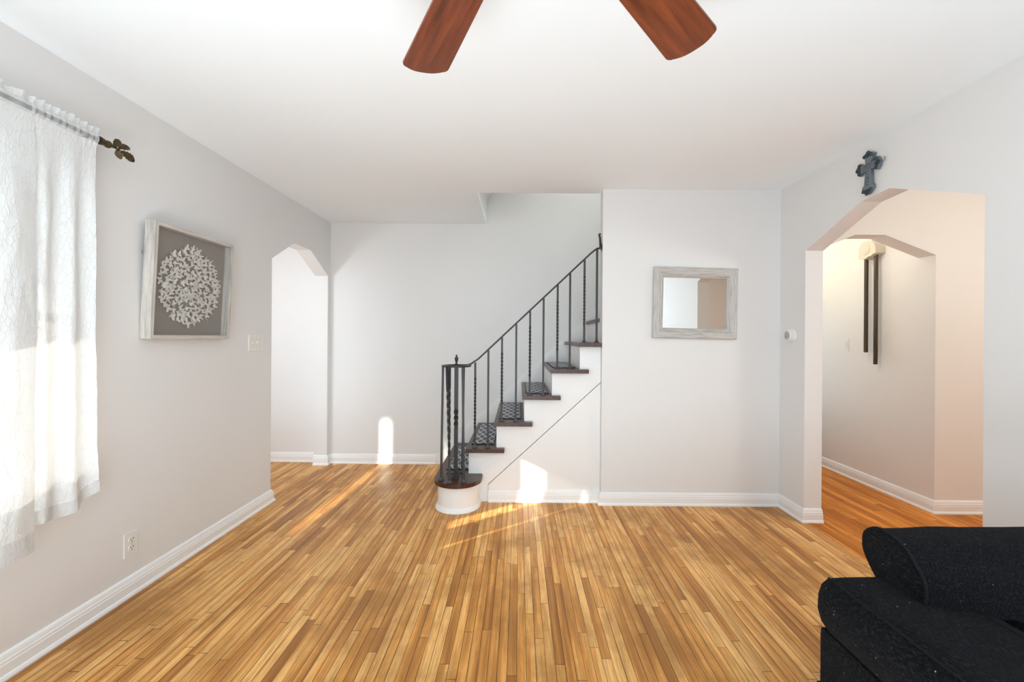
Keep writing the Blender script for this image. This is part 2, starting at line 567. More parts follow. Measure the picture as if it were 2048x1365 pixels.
# wall behind the camera with a wide window
bm = BM()
FX0, FX1, FZ0, FZ1 = -1.5, 1.5, 0.62, 2.28
SX0, SX1, SZ0, SZ1 = -1.872, -1.828, 1.38, 1.985  # made-up slit that narrows the added spot into a streak
box(bm, XL2, SX0, YF - 0.12, YF, 0, CZ); box(bm, SX1, FX0, YF - 0.12, YF, 0, CZ)
box(bm, SX0, SX1, YF - 0.12, YF, 0, SZ0); box(bm, SX0, SX1, YF - 0.12, YF, SZ1, CZ)
box(bm, FX1, 5.0, YF - 0.12, YF, 0, CZ)
box(bm, FX0, FX1, YF - 0.12, YF, 0, FZ0); box(bm, FX0, FX1, YF - 0.12, YF, FZ1, CZ)
struct('wall_front', bm, M_WALL)
# hall and passage walls
bm = BM()
prism(bm, [(XR2, 1.926), (2.50, 2.073), (2.72, 2.073), (HX, 1.926), (HX, 0), (5.0, 0), (5.0, CZ), (XR2, CZ)], 'Y', HY, HY2)
struct('wall_hall', bm, M_HALLWALL)
bm = BM(); box(bm, HX, HX + 0.12, HY2, 5.45, 0, CZ)
struct('wall_passage', bm, M_HALLWALL)
bm = BM(); box(bm, 4.9, 5.0, YF, HY, 0, CZ)
struct('wall_dining', bm, M_HALLWALL)
bm = BM()
PX0, PX1, PZ0, PZ1 = 2.26, 2.98, 0.6, 2.0
box(bm, XR2, PX0, 5.33, 5.45, 0, CZ); box(bm, PX1, HX, 5.33, 5.45, 0, CZ)
box(bm, PX0, PX1, 5.33, 5.45, 0, PZ0); box(bm, PX0, PX1, 5.33, 5.45, PZ1, CZ)
struct('wall_passage_end', bm, M_HALLWALL)
# vestibule beyond the left arch
VX = -3.6
VW0, VW1, VZ0, VZ1 = -3.35, -2.35, 0.55, 2.2
bm = BM()
box(bm, VX - 0.12, VX, 2.08, YB + 0.16, 0, CZ)
box(bm, VX, VW0, 2.08, 2.20, 0, CZ); box(bm, VW1, XL2, 2.08, 2.20, 0, CZ)
box(bm, VW0, VW1, 2.08, 2.20, 0, VZ0); box(bm, VW0, VW1, 2.08, 2.20, VZ1, CZ)
box(bm, VX, XL2, YB + 0.045, YB + 0.165, 0, CZ)
struct('wall_vestibule', bm, M_WALL)
# stairwell above the ceiling: the left side curves over
bm = BM()
cur = [(-0.34, CZ + 0.061), (-0.34, 2.60)]
for k in range(1, 11):
    a = k / 10 * PI / 2
    cur.append((-0.34 + 0.42 * (1 - math.cos(a)), 2.60 + 0.30 * math.sin(a)))
out = [(0.08, 2.96), (-0.46, 2.96), (-0.46, CZ + 0.061)]
prism(bm, cur + out, 'Y', YS2, YB)
struct('wall_stairwell_left', bm, M_WALL, smooth=False)
bm = BM(); box(bm, -0.46, 2.6, YS2 - 0.08, YS2, CZ + 0.06, 5.0)
struct('wall_stairwell_front', bm, M_WALL)
bm = BM(); box(bm, 2.6, 2.7, YS2 - 0.08, YB + 0.12, CZ + 0.06, 5.0)
struct('wall_stairwell_right', bm, M_WALL)
bm = BM(); box(bm, 0.08, 2.7, YS2 - 0.08, YB + 0.12, 5.0, 5.06)
struct('ceiling_stairwell', bm, M_CEIL)
bm = BM(); box(bm, -0.46, 0.08, YS2, YB, 2.96, 5.0)
struct('wall_landing', bm, M_WALL)

# windows
def window(name, axis, pos, a0, a1, z0, z1, inner, mull=()):
    """double-hung sash window; axis = normal axis; inner = direction of the room"""
    def bx(bm, p0, p1, q0, q1, r0, r1):
        lo, hi = sorted((p0, p1))
        if axis == 'X': box(bm, lo, hi, q0, q1, r0, r1)
        else: box(bm, q0, q1, lo, hi, r0, r1)
    t = 0.045
    bm = BM()
    p0, p1 = pos - 0.025, pos + 0.025
    bx(bm, p0, p1, a0, a0 + t, z0, z1); bx(bm, p0, p1, a1 - t, a1, z0, z1)
    bx(bm, p0, p1, a0 + t, a1 - t, z0, z0 + t); bx(bm, p0, p1, a0 + t, a1 - t, z1 - t, z1)
    zm = (z0 + z1) / 2
    cuts = [a0 + t] + [a0 + (a1 - a0) * m for m in mull] + [a1 - t]
    bx(bm, p0, p1, a0 + t, a1 - t, zm - 0.018, zm + 0.018)
    for m in mull:
        c = a0 + (a1 - a0) * m
        bx(bm, p0, p1, c - 0.03, c + 0.03, z0 + t, z1 - t)
    w = struct(name, bm, M_TRIM)
    bm = BM(); bx(bm, pos - 0.003, pos + 0.003, a0 + t, a1 - t, z0 + t, z1 - t)
    obj('pane', bm, M_GLASS, w)
    return w
window('window_1', 'X', -1.995, W0, W1, WZ0, WZ1, 1, (0.5,))
window('window_2', 'Y', YF - 0.06, FX0, FX1, FZ0, FZ1, 1, (0.333, 0.667))
window('window_3', 'Y', 2.14, VW0, VW1, VZ0, VZ1, 1)
window('window_4', 'Y', 5.39, PX0, PX1, PZ0, PZ1, -1)

bm = BM(); box(bm, SX0, SX1, YF - 0.063, YF - 0.057, SZ0, SZ1)
struct('slit_pane', bm, M_GLASS)  # glass in the made-up slit for the streak spot
# ground outside
bm = BM(); box(bm, -30, 30, -30, 30, -0.5, -0.4)
struct('ground', bm, plain('pale_paving', (0.26, 0.26, 0.26), 0.9, 0, 0.2, 3))

# baseboards
BP = [(0, 0), (0.026, 0), (0.028, 0.008), (0.024, 0.018), (0.019, 0.022), (0.019, 0.058), (0.0165, 0.064), (0.017, 0.070), (0.0135, 0.076), (0.012, 0.084), (0.009, 0.092), (0.004, 0.0965), (0, 0.098)]
def base(name, path, side):
    bm = BM(); sweep(bm, path, BP, side)
    return struct(name, bm, M_TRIM, smooth=False)
base('baseboard_left', [(XL, YF), (XL, 3.292), (XL2, 3.292)], -1)
base('baseboard_back', [(XL2, 4.255), (XL, 4.255), (XL, YB), (-0.835, YB)], -1)
base('baseboard_vestibule', [(VX, YB + 0.045), (XL2, YB + 0.045)], -1)
base('baseboard_under_stair', [(-0.2335, YST + 0.002), (XS, YST + 0.002)], -1)
base('baseboard_stair_wall', [(XS, YST), (XS, YS), (XR, YS), (XR, 2.998), (XR2, 2.998)], -1)
base('baseboard_right', [(XR2, 1.8435), (XR, 1.8435), (XR, YF)], -1)
base('baseboard_passage', [(HX, 5.33), (HX, HY), (4.9, HY)], -1)
# threshold strip between the two floors
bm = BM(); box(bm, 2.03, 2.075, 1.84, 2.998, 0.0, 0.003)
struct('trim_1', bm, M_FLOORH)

# ------------------------------------------------------------------ staircase
RISE, RUN = 0.2063, 0.2165
def nose(i): return -0.637 if i == 1 else -0.405 + RUN * (i - 2)
def ris(i): return -0.600 if i == 1 else -0.388 + RUN * (i - 2)
def tz(i): return 0.2195 + RISE * (i - 1) if i == 1 else 0.425 + RISE * (i - 2)
NS = 13
TT = 0.030
BC = (-0.457, 3.25)
stair = thing('staircase', 'white staircase with dark stained treads rising to the right along the far wall', 'staircase', (-0.45, 3.8, 0))
# starting step
def start_outline(r, x_nose, yc, back):
    pts = [(x_nose, back)]
    n = 28
    for k in range(n + 1):
        a = PI + PI * k / n
        pts.append((BC[0] + r * math.cos(a), yc + r * math.sin(a)))
    return pts
pts = start_outline(0.180, -0.637, BC[1], YB - 0.003)
pts += [(-0.277, YST - 0.022), (-0.283, YST - 0.006), (-0.297, YST - 0.001), (-0.378, YST - 0.001), (-0.378, YB - 0.003)]
bm = BM(); prism(bm, pts, 'Z', tz(1) - TT, tz(1))
obj('tread', bm, M_TREAD, stair, bevel=0.011, seg=3, smooth=True, label='dark rounded bullnose tread of the starting step')
dp = start_outline(0.153, -0.610, BC[1], YB - 0.003) + [(-0.304, YST)]
bm = BM(); prism(bm, dp + [(-0.378, YST), (-0.378, YB - 0.003)], 'Z', 0, tz(1) - TT)
obj('riser', bm, M_STAIRWHITE, stair, smooth=True, label='white rounded drum riser of the starting step')
bm = BM(); sweep(bm, dp, [(0, 0), (0.017, 0), (0.018, 0.006), (0.011, 0.016), (0.006, 0.028), (0, 0.034)], -1)
obj('shoe_moulding', bm, M_STAIRWHITE, stair, smooth=True)
for i in range(2, NS + 1):
    z1 = tz(i); x0 = nose(i); xb = ris(i + 1) + 0.004
    yf = YST - 0.058
    bm = BM()
    if i <= 5:
        xe = x0 + 0.297
        pts = [(x0, yf), (xe, yf), (xe, YST - 0.001), (xb, YST - 0.001), (xb, YB - 0.003), (x0, YB - 0.003)]
    elif i == 6:
        pts = [(x0, yf), (XS - 0.002, yf), (XS - 0.002, YS2 + 0.004), (xb, YS2 + 0.004), (xb, YB - 0.003), (x0, YB - 0.003)]
    else:
        pts = [(x0, YS2 + 0.004), (xb, YS2 + 0.004), (xb, YB - 0.003), (x0, YB - 0.003)]
    prism(bm, pts, 'Z', z1 - TT, z1)
    obj('tread', bm, M_TREAD, stair, bevel=0.011, seg=3, smooth=True)
    bm = BM()
    ya = YST + 0.010 if i <= 6 else YS2 + 0.004
    box(bm, ris(i), ris(i) + 0.018, ya, YB - 0.003, tz(i - 1), z1 - TT)
    obj('riser', bm, M_STAIRWHITE, stair)
# stringer: stepped top, slanting lower edge
pts = [(-0.236, 0.0), (ris(2), 0.0)]
for i in range(2, 7):
    pts.append((ris(i), tz(i) - TT) if i > 2 else (ris(2), tz(2) - TT))
    if i < 6: pts.append((ris(i + 1), tz(i) - TT))
pts += [(XS - 0.001, tz(6) - TT), (XS - 0.001, 0.942), (-0.236, 0.135)]
bm = BM(); prism(bm, pts, 'Y', YST, YST + 0.016)
obj('stringer', bm, M_STAIRWHITE, stair)
GAP = 0.0075
bm = BM(); prism(bm, [(-0.2335, 0.0), (-0.2335, 0.135 - GAP + 0.0023), (XS - 0.001, 0.942 - GAP), (XS - 0.001, 0)], 'Y', YST + 0.002, YST + 0.030)
obj('spandrel_panel', bm, M_STAIRWHITE, stair)
# skirt board on the far wall
def sk(x): return 0.123 + 0.935 * (x + 0.789)
pts = [(-0.835, 0.0), (-0.835, 0.105), (-0.789, 0.123), (1.9, sk(1.9)), (1.9, sk(1.9) - 0.36), (-0.42, 0.05), (-0.42, 0)]
bm = BM(); prism(bm, pts, 'Y', YB - 0.014, YB - 0.001)
obj('skirt_board', bm, M_TRIM, stair)

# stair mats: one on each tread
where = ['first and lowest', 'second', 'third', 'fourth', 'fifth', 'sixth']
first = None
for i in range(1, 6):
    x0, x1 = nose(i) + 0.030, ris(i + 1) - 0.003
    y0, y1 = YST + 0.085, YB - 0.12
    lab = 'grey and white trellis stair mat lying on the %s tread' % where[i - 1]
    if first is None:
        first = t_ = thing('stair_mat', lab, 'mat', (x0, y0, tz(i)), group='trellis mats on the stair treads')
        w, d = 0.182, y1 - y0
        bm = BM(); box(bm, 0.006, w - 0.006, 0.006, d - 0.006, 0, 0.008)
        obj('mat_pile', bm, M_MAT, t_, local=True)
        bm = BM()
        box(bm, 0, w, 0, 0.006, 0, 0.007); box(bm, 0, w, d - 0.006, d, 0, 0.007)
        box(bm, 0, 0.006, 0.006, d - 0.006, 0, 0.007); box(bm, w - 0.006, w, 0.006, d - 0.006, 0, 0.007)
        obj('binding', bm, M_MATEDGE, t_, local=True)
    else:
        t_ = copy_thing(first)
        t_.location = (x0, y0, tz(i)); t_['label'] = lab
    if i == 1:
        t_.location.x = ris(2) - 0.19

# ------------------------------------------------------------------ wrought iron railing
rail = thing('stair_railing', 'black wrought iron stair railing with a ring top newel and twisted balusters', 'railing', (-0.474, 3.23, tz(1)))
RB = 3.322
def rail_z(x): return 1.083 + 0.952 * (x + 0.355)
RC = (-0.474, 3.23)
RR = 0.100
# ring and handrail
bm = BM()
ring = []
n = 40
def flat(bm, pts, w, h, closed=False):
    pts = [Vector(p) for p in pts]
    N = len(pts); rings = []
    for i in range(N):
        a = pts[(i - 1) % N] if (i > 0 or closed) else pts[i]
        b = pts[(i + 1) % N] if (i < N - 1 or closed) else pts[i]
        t = (b - a).normalized()
        s = Vector((-t.y, t.x, 0))
        if s.length < 1e-4: s = Vector((0, 1, 0))
        s.normalize()
        u = t.cross(s); u = u if u.z > 0 else -u
        rings.append([bm.verts.new(pts[i] + s * (dx * w / 2) + u * (dz * h / 2)) for dx, dz in ((-1, -.5), (-.6, -1), (.6, -1), (1, -.5), (1, .5), (.6, 1), (-.6, 1), (-1, .5))])
    for i in range(N if closed else N - 1):
        a, b = rings[i], rings[(i + 1) % N]
        for j in range(8): bm.faces.new((a[j], a[(j + 1) % 8], b[(j + 1) % 8], b[j]))
    if not closed:
        bm.faces.new(rings[0][::-1]); bm.faces.new(rings[-1])
ZR = 1.070
flat(bm, [(RC[0] + RR * math.cos(2*PI*k/n), RC[1] + RR * math.sin(2*PI*k/n), ZR) for k in range(n)], 0.026, 0.013, True)
bm2 = bm
obj('newel_ring', bm, M_IRON, rail, smooth=True)
bm = BM()
path = [(RC[0], RC[1] + RR - 0.004, ZR), (-0.43, RB + 0.003, ZR)]
path += [(-0.392, RB, ZR + 0.003), (-0.370, RB, ZR + 0.012), (-0.350, RB, ZR + 0.028)]
x = -0.32
path.append((x, RB, rail_z(x)))
path += [(0.560, RB, rail_z(0.560)), (0.585, RB, rail_z(0.585) - 0.003), (0.605, RB, rail_z(0.59) + 0.006), (XS - 0.012, RB, rail_z(0.59) + 0.010), (XS - 0.004, RB, rail_z(0.59) + 0.010)]
flat(bm, path, 0.026, 0.013)
obj('handrail', bm, M_IRON, rail, smooth=True)
ZE = rail_z(0.59) + 0.010
bm = BM()
tube(bm, [(XS - 0.012, RB, ZE), (XS - 0.013, RB, ZE + 0.05), (XS - 0.016, RB, ZE + 0.085), (XS - 0.024, RB, ZE + 0.105), (XS - 0.018, RB, ZE + 0.114), (XS - 0.008, RB, ZE + 0.104)], [0.009, 0.009, 0.008, 0.007, 0.006, 0.005], 8)
box(bm, XS - 0.006, XS - 0.0005, RB - 0.018, RB + 0.018, ZE - 0.02, ZE + 0.03)
obj('wall_bracket', bm, M_IRON, rail, smooth=True)

def bar_bm(p0, p1, hw, twisted, z0f=0.22, z1f=0.82, turns=3.0):
    p0, p1 = Vector(p0), Vector(p1)
    bm = BM(); N = 64 if twisted else 1
    pts = [p0.lerp(p1, k / N) for k in range(N + 1)]
    tw = []; rr = []
    for k in range(N + 1):
        f = k / N
        g = min(1, max(0, (f - z0f) / (z1f - z0f)))
        tw.append(g * turns * 2 * PI if twisted else 0)
        rr.append(hw * (0.90 if twisted and 0 < g < 1 else 1.0))
    tube(bm, pts, rr, square=True, twist=tw)
    return bm
def shoe(bm, x, y, z, s=0.021):
    box(bm, x - s, x + s, y - s * 0.8, y + s * 0.8, z, z + 0.005)
    vs0 = [bm.verts.new((x + a * s * .72, y + b * s * .62, z + 0.005)) for a, b in ((-1, -1), (1, -1), (1, 1), (-1, 1))]
    vs1 = [bm.verts.new((x + a * s * .42, y + b * s * .42, z + 0.022)) for a, b in ((-1, -1), (1, -1), (1, 1), (-1, 1))]
    for j in range(4): bm.faces.new((vs0[j], vs0[(j+1) % 4], vs1[(j+1) % 4], vs1[j]))
    bm.faces.new(vs1); bm.faces.new(vs0[::-1])
def baluster(p0, p1, hw, twisted, **kw):
    b = obj('baluster', bar_bm(p0, p1, hw, twisted, **kw), M_IRON, rail, smooth=twisted)
    bm = BM(); shoe(bm, p0[0], p0[1], p0[2])
    obj('baluster_shoe', bm, M_IRON, b)
    return b
bx_ = [(2, -0.340), (2, -0.238), (3, -0.132), (3, -0.021), (4, 0.086), (4, 0.191), (5, 0.300), (5, 0.397), (6, 0.509), (6, 0.606)]
for k, (i, x) in enumerate(bx_):
    zt = rail_z(x) - 0.006 if x < 0.58 else ZE - 0.006
    baluster((x, RB, tz(i)), (x, RB, zt), 0.0075, k % 2 == 0, turns=3.5)
# five rods of the newel cage
cage = [((-0.574, 3.17), (-0.573, 3.215), False), ((-0.540, 3.330), (-0.537, 3.305), True), ((-0.440, 3.345), (-0.428, 3.318), False),
        ((-0.398, 3.125), (-0.417, 3.150), False), ((-0.497, 3.105), (-0.533, 3.150), True)]
for (b0, b1, tw) in cage:
    baluster((b0[0], b0[1], tz(1)), (b1[0], b1[1], ZR - 0.004), 0.0075, tw, turns=2.2)
# newel post
bm = bar_bm((RC[0], RC[1], tz(1) + 0.012), (RC[0], RC[1], ZR + 0.004), 0.0135, True, z0f=0.44, z1f=0.60, turns=0.75)
np_ = obj('newel_post', bm, M_IRON, rail, smooth=False)
bm = BM()
box(bm, RC[0] - 0.027, RC[0] + 0.027, RC[1] - 0.027, RC[1] + 0.027, tz(1), tz(1) + 0.010)
box(bm, RC[0] - 0.021, RC[0] + 0.021, RC[1] - 0.021, RC[1] + 0.021, tz(1) + 0.010, tz(1) + 0.028)
box(bm, RC[0] - 0.024, RC[0] + 0.024, RC[1] - 0.024, RC[1] + 0.024, tz(1) + 0.030, tz(1) + 0.040)
obj('newel_base', bm, M_IRON, np_)
bm = BM()
flat(bm, [(RC[0] - RR, RC[1], ZR), (RC[0] + RR, RC[1], ZR)], 0.02, 0.008)
obj('ring_bar', bm, M_IRON, rail)
bm = BM()
lathe(bm, [(0.020, 0), (0.021, 0.006), (0.012, 0.010), (0.007, 0.016), (0.007, 0.024), (0.010, 0.028), (0.0125, 0.042), (0.0145, 0.054), (0.0145, 0.058), (0.008, 0.062), (0.006, 0.066), (0.0075, 0.072), (0.004, 0.080), (0, 0.083)], (RC[0], RC[1], ZR + 0.004))
obj('finial', bm, M_IRON, rail, smooth=True)

# ------------------------------------------------------------------ mirror on the short wall
def pic_frame_pieces(w, h, fw, prof_fn): pass
MCX, MCZ = 1.352, 1.562
mir = thing('wall_mirror', 'rectangular mirror in distressed silver wood frame on the wall beside the stairs', 'mirror', (MCX, YS - 0.003, MCZ), (0, math.radians(0.9), math.radians(0.7)))
MW, MH, FWD = 0.648, 0.545, 0.080
def frame_piece(side):
    """one mitred length of moulding; local x right, z up, wall at y=0, room towards -y"""
    prof = [(0, 0), (0, -0.020), (0.006, -0.026), (0.050, -0.019), (0.054, -0.024), (0.060, -0.024), (0.078, -0.010), (0.080, -0.002), (0.080, 0)]
    bm = BM()
    hw, hh = MW / 2, MH / 2
    def P(d, y, end):
        if side == 'top': return (end * (hw - d), y, hh - d)
        if side == 'bottom': return (end * (hw - d), y, -hh + d)
        if side == 'left': return (-hw + d, y, end * (hh - d))
        return (hw - d, y, end * (hh - d))
    A = [bm.verts.new(P(d, y, -1)) for d, y in prof]
    B = [bm.verts.new(P(d, y, 1)) for d, y in prof]
    n = len(prof)
    for j in range(n): bm.faces.new((A[j], A[(j + 1) % n], B[(j + 1) % n], B[j]))
    bm.faces.new(A); bm.faces.new(B[::-1])
    return bm
for s_ in ('top', 'bottom', 'left', 'right'):
    obj('frame_rail' if s_ in ('top', 'bottom') else 'frame_stile', frame_piece(s_), M_SILV_H if s_ in ('top', 'bottom') else M_SILV_V, mir, local=True)
bm = BM(); box(bm, -MW/2 + 0.079, MW/2 - 0.079, -0.006, -0.003, -MH/2 + 0.079, MH/2 - 0.079)
obj('mirror_glass', bm, M_MIRROR, mir, local=True)

# ------------------------------------------------------------------ butterfly shadow box on the left wall
AW, AH, AD = 0.588, 0.602, 0.053
art = thing('shadow_box', 'square whitewashed shadow box with cream paper butterflies on the left wall', 'wall art', (XL + 0.0015, 2.438, 1.270), (0, math.radians(2.6), 0))
# local: y along the wall (left to right seen from the room), x into the room, z up from the lower edge
FS = 0.020
def fr(bm, y0, y1, z0, z1): box(bm, 0, AD, y0, y1, z0, z1)
for nm, (y0, y1, z0, z1), mt in (('frame_stile', (-AW/2, -AW/2 + FS, 0, AH), M_PALE_V), ('frame_stile', (AW/2 - FS, AW/2, 0, AH), M_WASH_V),
                             ('frame_rail', (-AW/2 + FS, AW/2 - FS, 0, FS), M_WASH_H), ('frame_rail', (-AW/2 + FS, AW/2 - FS, AH - FS, AH), M_WASH_H)):
    bm = BM(); fr(bm, y0, y1, z0, z1)
    obj(nm, bm, M_PALE_V if nm == 'frame_stile' else M_PALE_H, art, local=True, bevel=0.0012, seg=1)
bm = BM(); box(bm, 0.004, 0.010, -AW/2 + FS, AW/2 - FS, FS, AH - FS)
obj('backing', bm, M_LINEN, art, local=True)
bm = BM(); box(bm, 0.046, 0.048, -AW/2 + FS, AW/2 - FS, FS, AH - FS)
obj('glazing', bm, M_ARTGLASS, art, local=True)
bm = BM()
tube(bm, [(0.006, -AW/2 + 0.0, 0.44), (-0.0, -AW/2 - 0.006, 0.445), (-0.008, -AW/2 - 0.004, 0.44), (-0.012, -AW/2 + 0.01, 0.43)], 0.002, 6)
obj('hanger', bm, M_SCREW, art, local=True)
def butterfly_bm(bm, cy, cz, size, ang, lift, x0):
    # half outline: (span, along body)
    half = [(0.0, 0.10), (0.14, 0.30), (0.34, 0.50), (0.52, 0.55), (0.55, 0.40), (0.47, 0.18), (0.34, 0.02), (0.42, -0.12), (0.40, -0.32), (0.26, -0.44), (0.14, -0.34), (0.0, -0.16)]
    M = Matrix.Translation((x0, cy, cz)) @ Matrix.Rotation(ang, 4, 'X')
    for s in (-1, 1):
        up = [bm.verts.new(M @ Vector((0.001 + abs(u) * size * math.sin(lift), s * u * size * math.cos(lift), v * size))) for u, v in half]
        dn = [bm.verts.new(M @ Vector((0.0002 + abs(u) * size * math.sin(lift), s * u * size * math.cos(lift), v * size))) for u, v in half]
        bm.faces.new(up if s > 0 else up[::-1]); bm.faces.new(dn[::-1] if s > 0 else dn)
        n = len(half)
        for j in range(n):
            k = (j + 1) % n
            bm.faces.new((up[j], up[k], dn[k], dn[j]))
    tube(bm, [M @ Vector((0.0015, 0, -0.30 * size)), M @ Vector((0.0022, 0, 0)), M @ Vector((0.0015, 0, 0.32 * size))], [0.0006, 0.0014, 0.0006], 5)
rb = random.Random(21)
spots = []
R0 = 0.214
tries = 0
while len(spots) < 148 and tries < 20000:
    tries += 1
    r = R0 * math.sqrt(rb.random()); a = rb.random() * 2 * PI
    p = (r * math.cos(a), r * math.sin(a))
    md = 0.0295 if tries < 12000 else 0.024
    if all((p[0]-q[0])**2 + (p[1]-q[1])**2 > md**2 for q in spots): spots.append(p)
rest = BM()
CYA, CZA = 0.0, AH * 0.5
for k, (py, pz) in enumerate(spots):
    sz = rb.uniform(0.031, 0.042); an = rb.uniform(0, 2*PI); li = rb.uniform(0.15, 0.6); xo = 0.011 + rb.uniform(0.001, 0.010)
    edge = math.hypot(py, pz) > R0 * 0.9
    if edge: an = math.atan2(pz, py) - PI/2 + rb.uniform(-0.6, 0.6)
    if k < 100:
        bm = BM(); butterfly_bm(bm, CYA + py, CZA + pz, sz, an, li, xo)
        obj('butterfly', bm, M_PAPER, art, local=True)
    else:
        butterfly_bm(rest, CYA + py, CZA + pz, sz * 0.92, an, li, xo)
o = obj('butterfly', rest, M_PAPER, art, local=True)
o['kind'] = 'stuff'

# ------------------------------------------------------------------ small wall fittings
def plate_bm(bm, w, h, d=0.006):
    """plate on a wall: local x along the wall, z up, facing -y"""
    vs = box(bm, -w/2, w/2, -d, 0, -h/2, h/2)
    return vs
def wall_thing(name, label, cat, loc, facing):
    rz = {'-y': 0, '+x': PI/2, '-x': -PI/2}[facing]
    return thing(name, label, cat, loc, (0, 0, rz))
# three gang switch
sw = wall_thing('light_switch', 'white triple toggle light switch plate on the left wall beside the arched opening', 'light switch', (XL, 3.092, 1.237), '+x')
bm = BM(); plate_bm(bm, 0.163, 0.115)
obj('plate', bm, M_PLASTIC, sw, local=True, bevel=0.003)
for k, up in ((-1, 1), (0, -1), (1, -1)):
    x = k * 0.046
    bm = BM(); box(bm, x - 0.006, x + 0.006, -0.0066, -0.005, -0.013, 0.013)
    obj('toggle_slot', bm, M_IVORY, sw, local=True, label='ivory toggle slot')
    bm = BM()
    vs = box(bm, x - 0.0045, x + 0.0045, -0.020, -0.004, -0.006, 0.006)
    xform(bm, Matrix.Translation((0, -0.006, 0)) @ Matrix.Rotation(up * 0.45, 4, 'X') @ Matrix.Translation((0, 0.006, 0)))
    obj('toggle', bm, M_IVORY if k else M_PLASTIC, sw, local=True, bevel=0.001, seg=1)
    for zz in (-0.030, 0.030):
        bm = BM(); lathe(bm, [(0.0035, 0), (0.0035, 0.0008), (0.002, 0.0016), (0, 0.0016)], (x, -0.006, zz), (0, -1, 0), 10)
        obj('screw', bm, M_SCREW, sw, local=True)
# duplex outlet
ou = wall_thing('wall_outlet', 'white duplex power outlet low on the left wall above the baseboard', 'outlet', (XL, 2.103, 0.254), '+x')
bm = BM(); plate_bm(bm, 0.071, 0.116)
obj('plate', bm, M_PLASTIC, ou, local=True, bevel=0.003)
for zz in (-0.0195, 0.0195):
    bm = BM()
    lathe(bm, [(0.0172, 0), (0.0172, 0.002), (0.0165, 0.003), (0, 0.003)], (0, -0.006, zz), (0, -1, 0), 28)
    so = obj('socket', bm, M_PLASTIC, ou, local=True)
    for sx in (-0.0065, 0.0065):
        bm = BM(); box(bm, sx - 0.0013, sx + 0.0013, -0.0096, -0.0088, zz + 0.001, zz + 0.0105)
        obj('slot', bm, M_DARK, so, local=True)
    bm = BM(); lathe(bm, [(0.0028, 0), (0.0028, 0.0008), (0, 0.0008)], (0, -0.0088, zz - 0.0075), (0, -1, 0), 10)
    obj('slot', bm, M_DARK, so, local=True)
bm = BM(); lathe(bm, [(0.0032, 0), (0.003, 0.001), (0, 0.001)], (0, -0.006, 0), (0, -1, 0), 10)
obj('screw', bm, M_SCREW, ou, local=True)
# rocker switch in the passage
rs = wall_thing('rocker_switch', 'ivory single rocker light switch on the passage wall beyond the arch', 'light switch', (HX, 4.03, 1.243), '-x')
bm = BM(); plate_bm(bm, 0.072, 0.116)
obj('plate', bm, M_PLASTIC, rs, local=True, bevel=0.003)
bm = BM(); box(bm, -0.0165, 0.0165, -0.010, -0.005, -0.033, 0.033)
xform(bm, Matrix.Rotation(0.05, 4, 'X'))
obj('rocker', bm, M_PLASTIC, rs, local=True, bevel=0.0015, seg=1)
# thermostat
th = wall_thing('thermostat', 'round white wall thermostat with a silver dial left of the large arch', 'thermostat', (XR, 3.140, 1.318), '-x')
bm = BM(); lathe(bm, [(0.049, 0), (0.049, 0.005), (0.046, 0.010), (0.044, 0.011), (0.044, 0.014), (0.0465, 0.016), (0.0465, 0.020), (0.043, 0.024), (0, 0.024)], (0, 0, 0), (0, -1, 0), 40)
obj('wall_ring', bm, M_PLASTIC, th, local=True, smooth=True)
bm = BM(); lathe(bm, [(0.043, 0.024), (0.043, 0.032), (0.040, 0.036), (0.036, 0.038), (0.031, 0.039), (0.030, 0.037), (0, 0.037)], (0, 0, 0), (0, -1, 0), 40)
obj('dial_ring', bm, M_PLASTIC, th, local=True, smooth=True)
bm = BM(); lathe(bm, [(0.0295, 0.037), (0.0295, 0.0385), (0.027, 0.040), (0, 0.0405)], (0, 0, 0), (0, -1, 0), 32)
obj('dial_face', bm, M_STEEL, th, local=True, smooth=True, label='grey metallic dial face')
bm = BM(); box(bm, -0.001, 0.001, -0.0415, -0.040, -0.002, 0.020)
xform(bm, Matrix.Rotation(-2.4, 4, 'Y'))
obj('pointer', bm, M_DARK, th, local=True)
# door chime
ch = wall_thing('door_chime', 'cream door chime with two long dark tubes hanging on the passage wall', 'door chime', (HX, 3.69, 2.065), '-x')
bm = BM()
# scalloped cover: shell-like half drum
W_, Hc = 0.175, 0.145
N = 24
for (xa, xb, rr) in ((-0.0875, 0.005, 0.075), (-0.005, 0.0875, 0.085)):
    pts = []
    for k in range(N + 1):
        a = PI * k / N
        pts.append((xa + (xb - xa) * k / N, -0.0))
pr = [(-0.088, -0.060), (-0.088, 0.030), (-0.072, 0.062), (-0.040, 0.080), (0.0, 0.086), (0.045, 0.076), (0.075, 0.050), (0.088, 0.010), (0.088, -0.035), (0.060, -0.040), (0.045, -0.052), (0.010, -0.055), (-0.010, -0.066), (-0.045, -0.072)]
prism(bm, pr, 'Y', -0.085, 0.0)
obj('cover', bm, M_CHIME, ch, local=True, bevel=0.014, seg=3, smooth=True)
bm = BM()
lathe(bm, [(0.052, 0), (0.050, 0.006), (0.040, 0.010), (0.0, 0.016)], (-0.018, -0.083, 0.014), (0, -1, 0), 28)
obj('shell_boss', bm, M_CHIME, ch, local=True, smooth=True)
for x, zb, zt in ((-0.062, -0.885, -0.03), (0.040, -0.985, -0.02)):
    bm = BM(); lathe(bm, [(0.0145, 0), (0.016, 0.004), (0.016, zt - zb), (0.0, zt - zb)], (x, -0.038, zb), (0, 0, 1), 20)
    obj('chime_tube', bm, M_TUBE, ch, local=True, smooth=True)
